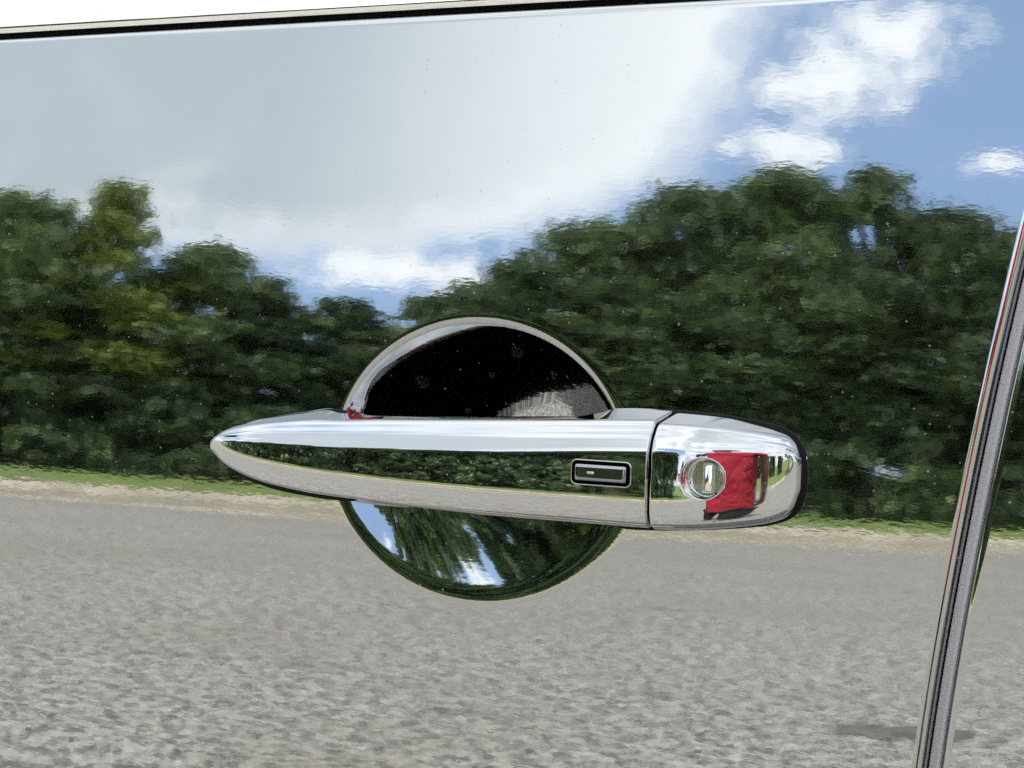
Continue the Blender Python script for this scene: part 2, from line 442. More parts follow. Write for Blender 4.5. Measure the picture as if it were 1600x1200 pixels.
def section(N, za, zb, zc, zd, na, ne, sg, tilt=29.0, rA=0.0):
    h = zb-zc
    nb = max(N-h*tan(radians(tilt)), 0.35*N)
    A, B, C = (na, za), (nb, zb), (N, zc)
    low = lower_face(N, zc, zd, sg)
    pts = [np.array([na-0.004, za-0.0015]) if rA else np.array([na-0.0015, za])]
    a1 = toward(A, B, 0.0012)
    pts += list(bez(toward(A, pts[0], 0.0012), A, a1, 5))
    pts += list(bez(toward(B, A, 0.0022), B, toward(B, C, 0.0030), 9))
    mid0, mid1 = toward(B, C, 0.0030), toward(C, B, 0.0014)
    for t in (0.2, 0.4, 0.6, 0.8):
        p = mid0+(mid1-mid0)*t
        pts.append(p + np.array([0.00035, 0.00035])*sin(pi*t))
    j = 3
    pts += list(bez(mid1, C, low[j], 9))
    pts += [np.array(p) for p in low[j+1:]]
    pts.append(np.array([low[-1][0]*0.55+ne*0.45, zd+0.0004]))
    pts.append(np.array([ne, zd+0.0016]))
    return pts

def loft(name, secs, xs, mat, parent, ends=True):
    nv = len(secs[0]); V = []
    for s, x in zip(secs, xs):
        for n, z in s:
            V.append((x, base_y(x, z)-n, z))
    F = grid_faces(len(xs), nv, close_v=True)
    if ends:
        F.append(tuple(range(nv))); F.append(tuple(range((len(xs)-1)*nv, len(xs)*nv))[::-1])
    bm = bmesh.new()
    vs = [bm.verts.new(v) for v in V]
    for f in F:
        try: bm.faces.new([vs[i] for i in f])
        except ValueError: pass
    return bm_obj(name, bm, mat, parent)

def handle_grip():
    xs = np.concatenate([X_TIP+(np.linspace(0, 1, 46)**1.7)*0.05, np.linspace(X_TIP+0.05, X_END, 170)[1:]])
    w = 0.003
    ww = np.minimum(w, (xs-X_TIP)*0.5+1e-5)
    N = smooth_curve(NX, N_V, xs, ww)
    zA = smooth_curve(*HA, xs, np.minimum(0.0015, ww)); zB = smooth_curve(*HB, xs, ww); zC = smooth_curve(*HC, xs, ww); zD = smooth_curve(*HD, xs, ww)
    zG = pchip(*GA, xs)
    lx0, lx1, rx0, rx1 = xg(530, .006), xg(590, .012), xg(890, .014), xg(958, .006)
    secs = []; st = lambda a, b, v: float(np.clip((v-a)/(b-a), 0, 1))**2*(3-2*float(np.clip((v-a)/(b-a), 0, 1)))
    for i, x in enumerate(xs):
        g = st(lx0, lx1, x)*(1-st(rx0, rx1, x))           # 0 on the mounts, 1 where fingers go behind
        na = -0.003*(1-g) + (N[i]-0.0125)*g
        ne = -0.003*(1-g) + (N[i]-0.0135)*g
        za = max(zA[i], zB[i]+0.0004)*(1-g) + zG[i]*g
        zb = min(zB[i], za-0.0003)
        sg = float(np.interp(x, [X_TIP, xg(520, .02), xg(760, .025), X_END], [0.44, 0.58, 0.65, 0.70]))
        secs.append(section(N[i], za, zb, zC[i], zD[i], na, ne, sg))
    # bevelled right-hand end
    out_s, out_x = list(secs), list(xs)
    last = np.array(secs[-1]); c = last.mean(axis=0)
    for dx, sh in ((0.0003, 0.00012), (0.00065, 0.00045), (0.0009, 0.0010), (0.00095, 0.0018)):
        v = last-c; L = np.linalg.norm(v, axis=1, keepdims=True)
        out_s.append([tuple(p) for p in (last - v/L*sh)]); out_x.append(X_END-0.0009+dx+0.0002)
    return loft('door_handle', out_s, out_x, CHROME, car)
handle = handle_grip()
tag(handle, 'polished chrome pull handle tapering to a point')

# end cap with the key lock
X_CAP = X_END + 0.0026
PHI_X = np.array([0, 8, 16, 22, 38, 45, 49, 50.6])*0.00107
PHI = [2, 7, 18, 25, 30.5, 41, 61, 80]
ccx = np.concatenate([np.linspace(0, 0.0471, 60), np.linspace(0.0471, 0.05414, 26)[1:]])
phi = pchip(PHI_X, PHI, ccx)
cn = 0.0275 - np.concatenate([[0], np.cumsum(np.tan(np.radians(0.5*(phi[1:]+phi[:-1])))*np.diff(ccx))])
cap_n = lambda x: float(np.interp(x-X_CAP, ccx, cn))
def cap_line(pts, k=1.0, n_fix=None):
    r = []
    for px, py in pts:
        n = 0.01
        for _ in range(12):
            x, z = at(px, py, n); n = n_fix if n_fix is not None else max(cap_n(x)*k, 0.0)
        r.append((x, z))
    r.sort()
    xx = [r[0][0]]; zz = [r[0][1]]
    for x, z in r[1:]:
        if x > xx[-1]+1e-5: xx.append(x); zz.append(z)
    return np.array(xx), np.array(zz)
KA = cap_line([(1040, 642), (1050, 642), (1117, 648), (1185, 661), (1219, 671), (1232, 677), (1241, 686), (1247, 697), (1250, 709)], n_fix=0.003)
KC = cap_line([(1000, 702), (1023, 702.5), (1117, 704), (1190, 705), (1222, 707), (1240, 714), (1250, 724)], 1.0)
KD = cap_line([(1010, 822), (1034, 822), (1117, 823), (1185, 819), (1220, 812), (1236, 802), (1245, 788), (1250, 772)], 0.5)
def end_cap():
    xs = X_CAP + ccx
    zA = smooth_curve(*KA, xs, 0.001); zC = smooth_curve(*KC, xs, 0.001); zD = smooth_curve(*KD, xs, 0.001)
    zB0 = at(1047, 656, 0.02)[1]
    secs = []
    for i, x in enumerate(xs):
        N = max(cn[i], 0.0004)
        t = i/(len(xs)-1)
        zb = min(zB0, zA[i] - (zA[i]-zC[i])*0.24)
        zc = min(zC[i], zb-0.0004); zd = min(zD[i], zc-0.0006)
        secs.append(section(N, zA[i], zb, zc, zd, -0.003, -0.003, 0.68))
    first = np.array(secs[0]); c = first.mean(axis=0); pre_s, pre_x = [], []
    for dx, sh in ((0.0, 0.0018), (0.00005, 0.0010), (0.0003, 0.00045), (0.00065, 0.00012)):
        v = first-c; L = np.linalg.norm(v, axis=1, keepdims=True)
        pre_s.append([tuple(p) for p in (first - v/L*sh)]); pre_x.append(X_CAP-0.0011+dx)
    return loft('handle_end_cap', pre_s+secs, pre_x+list(xs), CHROME, handle)
cap = end_cap()
tag(cap, 'chrome end cap with round key lock')

# key lock: hole cut through the cap, chrome lining, recessed face with shutter
LX, LZ = at(1104, 746, 0.019); LN = cap_n(LX)
LR = 0.0084
def cyl_bm(r0, r1, y0, y1, seg=64, caps=(True, True)):
    bm = bmesh.new()
    a = [bm.verts.new((r0*cos(2*pi*i/seg), y0, r0*sin(2*pi*i/seg))) for i in range(seg)]
    b = [bm.verts.new((r1*cos(2*pi*i/seg), y1, r1*sin(2*pi*i/seg))) for i in range(seg)]
    for i in range(seg): bm.faces.new((a[i], a[(i+1) % seg], b[(i+1) % seg], b[i]))
    if caps[0]: bm.faces.new(a[::-1])
    if caps[1]: bm.faces.new(b)
    return bm
LY = base_y(LX, LZ)
cut = bm_obj('lock_cutter', cyl_bm(LR, LR, -0.05, -LN+0.0075), None, None, False); cut.location = (LX, LY, LZ)
md = cap.modifiers.new('hole', 'BOOLEAN'); md.operation = 'DIFFERENCE'; md.object = cut; md.solver = 'EXACT'
dg = bpy.context.evaluated_depsgraph_get()
new_me = bpy.data.meshes.new_from_object(cap.evaluated_get(dg))
cap.modifiers.clear(); cap.data = new_me; new_me.name = 'handle_end_cap'
bpy.data.objects.remove(cut)
new_me.materials.clear(); new_me.materials.append(CHROME)
def cap_z_n(x, z):
    """outward distance of the cap's front near the lock (face leans up about 5 degrees)"""
    zc = float(np.interp(x, *KC))
    return cap_n(x) + (LZ-z)*tan(radians(4.6)) + (zc-LZ)*tan(radians(0.6))
def lock_lining():
    # turned ring that follows the cut edge: lip proud of the chrome, then straight wall, then a step to the face
    seg = 72; V = []
    for dr, dn, fol in ((0.0004, -0.0004, 1), (0.0003, 0.0001, 1), (0.0001, 0.0002, 1), (-0.0001, 0.0001, 1), (-0.0003, -0.0006, 1), (-0.0004, -0.0024, .6),
                        (-0.0005, -0.0047, 0), (-0.0009, -0.0050, 0), (-0.0016, -0.0050, 0), (-0.0018, -0.0054, 0), (-0.0018, -0.0066, 0)):
        for i in range(seg):
            a = 2*pi*i/seg; x = LX+(LR+dr)*cos(a); z = LZ+(LR+dr)*sin(a)
            n = fol*cap_z_n(x, z)+(1-fol)*cap_z_n(LX, LZ) + dn
            V.append((x, base_y(LX, LZ)-n, z))
    return mesh_obj('lock_lining', V, grid_faces(11, seg, True), CHROME, handle)
lock_lining()
face_n = cap_z_n(LX, LZ)-0.0056
bm = cyl_bm(LR-0.0019, LR-0.0019, 0.0012, 0.0, 64, (False, True))
lock_face = bm_obj('lock_cylinder', bm, SATIN, handle, True)
for p in lock_face.data.polygons: p.use_smooth = len(p.vertices) == 4
lock_face.location = (LX, LY-face_n-0.0012, LZ); lock_face.rotation_euler.x = -radians(4.5)
tag(lock_face, 'recessed key cylinder face')
def rounded_rect(w, h, r, m=6):
    pts = []
    for cx_, cz_, a0 in ((w/2-r, h/2-r, 0), (-w/2+r, h/2-r, pi/2), (-w/2+r, -h/2+r, pi), (w/2-r, -h/2+r, 3*pi/2)):
        pts += [(cx_+r*cos(a0+pi/2*i/m), cz_+r*sin(a0+pi/2*i/m)) for i in range(m+1)]
    return pts
def ring_stack(name, layers, mat, parent, frame, cap_in=False):
    """layers: (w, h, r, out) rounded rectangles joined up; frame maps (u, out, v) to the world"""
    V = []; nv = None
    for w, h, r, o_ in layers:
        p = rounded_rect(w, h, max(r, 1e-5)); nv = len(p)
        V += [frame(u, o_, v) for u, v in p]
    F = grid_faces(len(layers), nv, True)
    if cap_in: F.append(tuple(range((len(layers)-1)*nv, len(layers)*nv)))
    o = mesh_obj(name, V, F, mat, parent)
    bm = bmesh.new(); bm.from_mesh(o.data); bmesh.ops.recalc_face_normals(bm, faces=bm.faces); bm.to_mesh(o.data); bm.free()
    return o
FY = LY-face_n-0.0012
lf = lambda u, o_, v: (LX+0.0012+u, FY-o_-0.0002+v*tan(radians(4.5)), LZ+v)
ring_stack('key_slot_frame', [(0.0046, 0.0118, 0.0005, -0.0001), (0.0046, 0.0118, 0.0005, 0.0006), (0.0042, 0.0114, 0.0004, 0.0008), (0.0034, 0.0106, 0.0003, 0.0006), (0.0033, 0.0105, 0.0003, 0.0001)], CHROME, handle, lf)
ring_stack('key_shutter', [(0.0032, 0.0104, 0.0003, 0.00005), (0.0029, 0.0101, 0.0003, 0.0002)], SATIN, handle, lf, True)

# lock button on the grip
BX, BZ = at(939, 740, 0.0275)
def grip_frame():
    # local plane of the grip face at the button, read off the built mesh
    me = handle.data
    best = min(me.polygons, key=lambda p: (p.center.x-BX)**2+(p.center.z-BZ)**2+(0 if p.normal.y < -0.5 else 1))
    n = Vector((best.normal.x, best.normal.y, best.normal.z))
    if n.y > 0: n = -n
    c = best.center.copy()
    u = Vector((1, 0, 0)); u = (u-n*u.dot(n)).normalized(); v = n.cross(u) if n.cross(u).z > 0 else u.cross(n)
    return lambda a, o_, b: tuple(c+u*a+n*o_+v*b)
gf = grip_frame()
bw, bh = 0.0262, 0.0102
ring_stack('button_bezel', [(bw+0.0004, bh+0.0004, 0.0026, -0.0006), (bw, bh, 0.0024, 0.00045), (bw-0.0004, bh-0.0004, 0.0022, 0.00055), (bw-0.0008, bh-0.0008, 0.0020, 0.0004), (bw-0.0009, bh-0.0009, 0.0019, -0.0004)], CHROME, handle, gf)
ring_stack('button_recess', [(bw-0.0007, bh-0.0007, 0.0019, 0.00012), (bw-0.0030, bh-0.0030, 0.0012, 0.00012)], BLACKP, handle, gf, True)
btn = ring_stack('lock_button', [(bw-0.0036, bh-0.0034, 0.0010, 0.0001), (bw-0.0036, bh-0.0034, 0.0010, 0.0007), (bw-0.0042, bh-0.0040, 0.0010, 0.0012), (bw-0.0052, bh-0.0050, 0.0009, 0.00150), (bw-0.0064, bh-0.0062, 0.0007, 0.00158)], SMOKE, handle, gf, True)
for p in btn.data.polygons: p.use_smooth = len(p.vertices) == 4
tag(btn, 'small smoked chrome request button')
ring_stack('button_mark', [(0.0034, 0.0011, 0.00054, 0.00150), (0.0030, 0.0008, 0.0004, 0.00168)], CHROME, handle,
           lambda a, o_, b: gf(a-0.0040, o_, b), True)

# black rubber pads between the chrome and the paint
def pad(outline, n=0.0030):
    P = np.array([at(px, py, n) for px, py in outline])
    dens = []
    for p, q in zip(P, np.roll(P, -1, axis=0)):
        dens += [p+(q-p)*t for t in np.linspace(0, 1, 5, endpoint=False)]
    P = np.array(dens)
    for _ in range(3): P = 0.5*P+0.25*(np.roll(P, 1, axis=0)+np.roll(P, -1, axis=0))
    t = np.roll(P, -1, axis=0)-np.roll(P, 1, axis=0); t /= np.linalg.norm(t, axis=1, keepdims=True)
    inw = np.stack([t[:, 1], -t[:, 0]], 1)
    if ((P.mean(axis=0)-P)*inw).sum() < 0: inw = -inw
    V = []; m = len(P)
    for off, nn in ((0, -0.004), (0, n*0.5), (0.0003, n*0.85), (0.0009, n), (0.0025, n+0.0001)):
        for p in P+inw*off: V.append((p[0], base_y(p[0], p[1])-nn, p[1]))
    F = grid_faces(5, m, True); F.append(tuple(range(4*m, 5*m)))
    return mesh_obj('handle_gasket', V, F, RUBBER, handle)
pad([(325, 695), (333, 681), (372, 663), (425, 652), (470, 645), (512, 639), (530, 640), (546, 648), (550, 700), (556, 782), (540, 784), (500, 780), (425, 766), (375, 746), (345, 725), (331, 708)], 0.0022)
pad([(958, 641), (1000, 640), (1057, 641), (1120, 647), (1185, 658), (1222, 668), (1242, 681), (1256, 703), (1260, 735), (1258, 770), (1248, 800), (1230, 814), (1200, 823), (1117, 829), (1030, 830), (975, 828), (956, 822), (953, 730)], 0.0022)
# dark web inside the slit between grip and cap
def web():
    zt, zb = at(1030, 668, 0.018)[1], at(1030, 812, 0.01)[1]
    y0 = base_y(X_END, 0.5*(zt+zb))
    bm = bmesh.new()
    m = Matrix.Translation((0.5*(X_END+X_CAP), y0-0.008, 0.5*(zt+zb))) @ Matrix.Diagonal((0.0045, 0.024, zt-zb-0.004, 1))
    bmesh.ops.create_cube(bm, size=1.0, matrix=m)
    bm_obj('slit_filler', bm, BLACKP, handle, False)
web()
# black backing of the grip, on its finger side
def backing():
    xs = np.linspace(xg(572, .012), xg(925, .014), 40)
    V = []
    for x in xs:
        N = float(np.interp(x, NX, N_V)); zt = float(np.interp(x, *HA))-0.0003; zb = float(np.interp(x, *HD))+0.003
        for n, z in ((N-0.0106, zt-0.0002), (N-0.0122, zt+0.0001), (N-0.0150, zt-0.004), (N-0.0160, 0.5*(zt+zb)), (N-0.0152, zb+0.004), (N-0.0132, zb)):
            V.append((x, base_y(x, z)-n, z))
    return mesh_obj('grip_backing', V, grid_faces(len(xs), 6), BLACKP, handle)
backing()

# ------------------------------------------------------------------ the place the paint mirrors
def catmull(pts, m=14):
    P = [np.array(p, float) for p in pts]; P = [2*P[0]-P[1]]+P+[2*P[-1]-P[-2]]
    out = []
    for i in range(1, len(P)-2):
        for t in np.linspace(0, 1, m, endpoint=False):
            a, b, c, d = P[i-1:i+3]
            out.append(0.5*((2*b)+(c-a)*t+(2*a-5*b+4*c-d)*t*t+(3*b-a-3*c+d)*t**3))
    out.append(P[-2]); return np.array(out)
KERB = catmull([(-70, 34), (-45, 15), (-26, -1.0), (-12.7, -14.0), (-4.6, -21.5), (5, -25.5), (17, -25.5), (34, -18), (70, 2)])
dk = np.gradient(KERB, axis=0); nrm = np.stack([dk[:, 1], -dk[:, 0]], 1); nrm /= np.linalg.norm(nrm, axis=1, keepdims=True)
if nrm[len(nrm)//2][1] > 0: nrm = -nrm            # outward, away from the car
def band(name, prof, mat, kind='structure'):
    """prof: (offset outward, height)"""
    V = []
    for o_, h in prof:
        for p, n in zip(KERB, nrm):
            hh = h(p+n*o_) if callable(h) else h
            V.append((p[0]+n[0]*o_, p[1]+n[1]*o_, hh))
    o = mesh_obj(name, V, grid_faces(len(prof), len(KERB)), mat)
    return tag(o, kind=kind)

def make_asphalt():
    m, k, b = material('asphalt')
    tc = k.new('ShaderNodeTexCoord'); co = tc.outputs['Object']
    n1 = k.noise(co, 24, 3, 0.6); n2 = k.noise(co, 0.55, 5, 0.6); n3 = k.noise(co, 62, 2, 0.5)
    v = k.new('ShaderNodeTexVoronoi'); k.put(v.inputs['Vector'], co); k.put(v.inputs['Scale'], 48.0)
    sp = k.new('ShaderNodeSeparateColor'); k.l.new(v.outputs['Color'], sp.inputs[0])
    stone = k.mix(sp.outputs[0], (0.03, 0.031, 0.031, 1), (0.36, 0.348, 0.32, 1))
    c = k.mix(k.ss(n1, 0.44, 0.57), (0.010, 0.010, 0.011, 1), (0.33, 0.317, 0.290, 1))
    c = k.mix(0.35, c, stone)
    c = k.mix(k.ss(n3, 0.52, 0.66, 0.0, 0.85), c, (0.50, 0.48, 0.435, 1))
    c = k.mix(k.ss(n2, 0.35, 0.7, 0.0, 0.5), c, (0.17, 0.152, 0.124, 1))
    c = k.mix(k.ss(k.noise(co, 2.6, 5, 0.7), 0.56, 0.72, 0.0, 0.45), c, (0.05, 0.049, 0.048, 1))
    k.l.new(c, b.inputs['Base Color']); b.inputs['Roughness'].default_value = 0.9
    bn = k.new('ShaderNodeBump'); bn.inputs['Distance'].default_value = 0.008; bn.inputs['Strength'].default_value = 0.8
    k.l.new(k.m('ADD', n3, v.outputs['Distance']), bn.inputs['Height']); k.l.new(bn.outputs[0], b.inputs['Normal'])
    return m
def make_mottle(name, c0, c1, scale, rough=0.95, detail=5):
    m, k, b = material(name)
    tc = k.new('ShaderNodeTexCoord'); co = tc.outputs['Object']
    c = k.mix(k.ss(k.noise(co, scale, detail, 0.65), 0.3, 0.7), (*c0, 1), (*c1, 1))
    k.l.new(c, b.inputs['Base Color']); b.inputs['Roughness'].default_value = rough
    bn = k.new('ShaderNodeBump'); bn.inputs['Distance'].default_value = 0.03; bn.inputs['Strength'].default_value = 0.6
    k.l.new(k.noise(co, scale*6, 4), bn.inputs['Height']); k.l.new(bn.outputs[0], b.inputs['Normal'])
    return m
ASPH = make_asphalt()
CONC = make_mottle('pale_concrete', (0.36, 0.315, 0.24), (0.56, 0.50, 0.40), 2.2)
GUTT = make_mottle('gutter_concrete', (0.17, 0.150, 0.105), (0.27, 0.238, 0.175), 1.3)
SOIL = make_mottle('dry_soil', (0.07, 0.055, 0.035), (0.13, 0.10, 0.065), 3.0)
TURF = make_mottle('turf', (0.065, 0.110, 0.020), (0.14, 0.20, 0.042), 1.2)

bm = bmesh.new(); bmesh.ops.create_circle(bm, cap_ends=True, segments=64, radius=600)
tag(bm_obj('car_park', bm, ASPH, None, False), kind='structure')
def bank(p):
    r = max(p[0]-2.0, 0)
    return 0.0 if r <= 0 else 0
bm = bmesh.new()                                   # small darker patch on the asphalt, ragged edge
tp = [(-0.62, -2.66), (-0.58, -2.73), (-0.53, -2.72), (-0.49, -2.77), (-0.43, -2.75), (-0.37, -2.80), (-0.36, -2.62), (-0.41, -2.55), (-0.45, -2.57), (-0.50, -2.50), (-0.54, -2.55), (-0.59, -2.53)]
bm.faces.new([bm.verts.new((x, y, 0.004)) for x, y in tp])
tag(bm_obj('dark_patch', bm, make_mottle('tar', (0.06, 0.06, 0.06), (0.19, 0.183, 0.17), 24.0), None, False), kind='structure')
band('gutter_edge', [(-2.5, 0.004), (-2.15, 0.008)], CONC)
band('gutter', [(-2.15, 0.004), (-1.3, 0.004), (-0.45, 0.004)], GUTT)
band('kerb', [(-0.45, 0.0), (-0.43, 0.12), (-0.05, 0.14), (0.0, 0.13)], CONC)
band('verge_soil', [(0.0, 0.11), (0.7, 0.13)], SOIL)
def rise(o_):
    def h(p):
        right = float(np.clip((p[0]-4)/26, 0, 1)); right = right*right*(3-2*right)
        return 0.13 + 0.004*o_ + right*0.040*max(o_-0.7, 0)**0.85
    return h
band('grass_verge', [(o_, rise(o_)) for o_ in (0.7, 2.5, 5, 9, 15, 25, 45, 90, 200, 420)], TURF)

# ---- trees
rng = np.random.default_rng(11)
def make_leaf(name, c0, c1):
    m, k, b = material(name)
    g = k.new('ShaderNodeNewGeometry')
    c = k.mix(g.outputs['Random Per Island'], (*c0, 1), (*c1, 1))
    k.l.new(c, b.inputs['Base Color']); b.inputs['Roughness'].default_value = 0.55
    b.inputs['Specular IOR Level'].default_value = 0.3
    tr = k.new('ShaderNodeBsdfTranslucent'); k.l.new(k.mix(0.5, c, (0.14, 0.17, 0.02, 1)), tr.inputs[0])
    mx = k.new('ShaderNodeMixShader'); mx.inputs[0].default_value = 0.34
    k.l.new(b.outputs[0], mx.inputs[1]); k.l.new(tr.outputs[0], mx.inputs[2])
    k.l.new(mx.outputs[0], m.node_tree.nodes['Material Output'].inputs[0])
    return m
LEAF = [make_leaf('leaf_mid', (0.060, 0.100, 0.045), (0.180, 0.262, 0.110)),
        make_leaf('leaf_dark', (0.040, 0.074, 0.042), (0.120, 0.182, 0.090)),
        make_leaf('leaf_bright', (0.120, 0.172, 0.036), (0.300, 0.372, 0.090))]
BARK = make_mottle('bark', (0.035, 0.028, 0.022), (0.10, 0.085, 0.068), 9.0)

def leaf_cloud(centres, radii, per, size, squash=0.62):
    P = []
    for c, r in zip(centres, radii):
        n = int(per*(r/0.8)**2)+20
        d = rng.normal(size=(n, 3)); d /= np.linalg.norm(d, axis=1, keepdims=True)
        rad = r*(0.45+0.65*rng.random(n)**0.6)
        rad = rad*np.where(rng.random(n) < 0.16, 1.0+0.6*rng.random(n), 1.0)      # stray sprays
        p = d*rad[:, None]; p[:, 2] *= squash
        P.append(p+c)
    P = np.concatenate(P); n = len(P)
    a = rng.normal(size=(n, 3)); a /= np.linalg.norm(a, axis=1, keepdims=True)
    b = np.cross(a, rng.normal(size=(n, 3))); b /= np.linalg.norm(b, axis=1, keepdims=True)
    s = size*(0.6+0.8*rng.random(n))[:, None]
    V = np.stack([P-a*s, P+b*s*0.45, P+a*s, P-b*s*0.45], 1).reshape(-1, 3)
    return V, n
def fast_quads(name, V, n, mat, parent):
    me = bpy.data.meshes.new(name)
    me.vertices.add(4*n); me.vertices.foreach_set('co', V.astype(np.float32).ravel())
    me.loops.add(4*n); me.loops.foreach_set('vertex_index', np.arange(4*n, dtype=np.int32))
    me.polygons.add(n); me.polygons.foreach_set('loop_start', np.arange(0, 4*n, 4, dtype=np.int32))
    me.update(calc_edges=True); me.materials.append(mat)
    o = bpy.data.objects.new(name, me); COL.objects.link(o); o.parent = parent
    return o
def tube(V, F, p, q, r0, r1, seg=7):
    p = np.array(p, float); q = np.array(q, float); d = q-p; d /= np.linalg.norm(d)+1e-9
    u = np.cross(d, [0.3, 0.9, 0.2]); u /= np.linalg.norm(u); v = np.cross(d, u); b = len(V)
    for c, r in ((p, r0), (q, r1)):
        for i in range(seg):
            a = 2*pi*i/seg; V.append(c+u*r*cos(a)+v*r*sin(a))
    for i in range(seg): F.append((b+i, b+(i+1) % seg, b+seg+(i+1) % seg, b+seg+i))
def tree(name, xy, z0, h, w, mat, label, cat='tree', group=None, base=0.18, clumps=34, per=150, leaf=0.19, shape=0.9):
    root = empty(name, (xy[0], xy[1], z0)); tag(root, label, cat, group)
    cs, rs, V, F = [], [], [], []
    r_t = 0.035*h
    top = np.array([rng.normal(0, .03)*h, rng.normal(0, .03)*h, h*0.72])
    k1 = np.array([top[0]*.3, top[1]*.3, h*0.3])
    tube(V, F, (0, 0, -0.3), k1, r_t, r_t*0.75); tube(V, F, k1, top, r_t*0.75, r_t*0.25)
    for i in range(clumps):
        t = (i+0.5)/clumps
        zz = base+(1-base)*t
        prof = (sin(pi*min(zz*0.88+0.10, 1.0)))**shape*(1.0 if zz < 0.8 else 0.9)
        a = i*2.399+rng.normal(0, .4); rr = w*prof*(0.25+0.72*rng.random()**0.5)
        r = w*(0.16+0.24*rng.random()**1.5)*(1.0 if zz < .75 else 0.72)
        c = np.array([cos(a)*rr, sin(a)*rr, min(zz*h, h-r*0.6)])
        cs.append(c); rs.append(r)
        if i % 2 == 0:
            s = k1+(top-k1)*np.clip((c[2]/h-0.25)/0.6, 0, 1)*0.8
            tube(V, F, s, c, r_t*0.32, r_t*0.08, 5)
    cr, n = leaf_cloud(cs, rs, per, leaf)
    fast_quads('crown', cr, n, mat, root)
    mesh_obj('trunk', V, F, BARK, root)
    return root
def polar(az, d): return (sin(radians(az))*d, -cos(radians(az))*d)
def kerb_dist(az):
    u = np.array([sin(radians(az)), -cos(radians(az))]); best = 1e9
    for p in KERB:
        if p.dot(u) > 0:
            e = abs(p[0]*u[1]-p[1]*u[0])
            if e < 0.9: best = min(best, float(np.linalg.norm(p)))
    return best if best < 1e8 else 24.0
# az, metres past the kerb, elevation of the top as seen from the door, half width, leaf, label
ROW = [
 (-72, 9, 14, 3.2, 0, 'broad green tree at the far front end of the row'),
 (-64, 8, 13, 2.8, 1, 'dark rounded tree near the front end of the row'),
 (-57, 9, 13.5, 3.0, 0, 'leafy tree third from the front end of the row'),
 (-50, 8, 13.2, 2.6, 1, 'dark tree left of the yellow-green tree'),
 (-43.2, 8, 13.5, 2.5, 0, 'mid green tree beside the yellow-green tree, at the left edge of the reflection'),
 (-40.4, 7.5, 14.6, 1.9, 2, 'yellow-green topped tree mirrored above the handle tip'),
 (-37.0, 8, 12.5, 2.3, 0, 'lower green tree stepping down beside the yellow-green tree'),
 (-34.6, 8, 11.3, 1.6, 1, 'low dark tree left of the gap in the tree line'),
 (-32.0, 8.5, 10.5, 1.8, 1, 'lowest tree in the dip of the tree line'),
 (-29.0, 8.5, 11.3, 1.7, 0, 'low green tree mirrored over the hand recess'),
 (-26.6, 8, 13.3, 2.1, 1, 'dark tree starting the rise of the tree line'),
 (-24.0, 8.5, 15.4, 2.5, 0, 'mid height tree on the left shoulder of the tall trees'),
 (-20.9, 9, 17.4, 2.9, 1, 'tall dark tree mirrored above the chrome end cap'),
 (-18.2, 8.5, 18.5, 2.5, 0, 'tallest round-topped green tree in the row'),
 (-15.3, 9, 18.9, 2.0, 0, 'narrow pointed tall tree right of the tallest tree'),
 (-12.6, 8.5, 17.2, 2.7, 1, 'broad dark tree by the door gap in the reflection'),
 (-9.8, 9, 16.8, 2.6, 0, 'green tree second from the right end of the row'),
 (-7.0, 8.5, 16, 2.5, 1, 'dark tree at the very right end of the row'),
]
for az, past, top, w, li, lab in ROW:
    d = kerb_dist(az)+past
    h = 1.1+d*tan(radians(top))-0.15
    tree('roadside_tree', polar(az, d), 0.14, h, w, LEAF[li], lab, 'tree', 'trees along the verge', base=0.17, clumps=80 if h > 8 else 52, per=330, leaf=0.135)
# second row, seen between the first
BACK = [(-68, 'left end'), (-54, 'second from the left'), (-46, 'third from the left'), (-38.5, 'fourth from the left'), (-30.5, 'middle'), (-22.5, 'third from the right'), (-16.5, 'second from the right'), (-11, 'right end')]
for az, lab in BACK:
    d = kerb_dist(az)+14; top = {-30.5: 8.6, -38.5: 9.8}.get(az, 10.5 if az < -35 else 14.0)
    tree('woodland_tree', polar(az, d), 0.14, 1.1+d*tan(radians(top)), 2.9, LEAF[1], 'shadowy tree of the back row, ' + lab + ' of the row', 'tree', 'back row of trees', base=0.05, clumps=30, per=50, leaf=0.20)
# undergrowth in front of the trunks
NTH = 'first second third fourth fifth sixth seventh eighth ninth tenth eleventh twelfth thirteenth fourteenth fifteenth sixteenth seventeenth eighteenth nineteenth twentieth twenty-first'.split()
ang = np.linspace(-70, -8, 21)
for i, az in enumerate(ang):
    d = kerb_dist(az)+5.6+rng.random()*0.9
    tree('shrub', polar(az, d), 0.12, 1.7+0.9*rng.random(), 1.45+0.3*rng.random(), LEAF[1 if i % 3 else 0], NTH[i] + ' low dark shrub from the car front end of the undergrowth', 'shrub', 'undergrowth shrubs along the verge',
         base=0.05, clumps=15, per=120, leaf=0.14, shape=0.5)
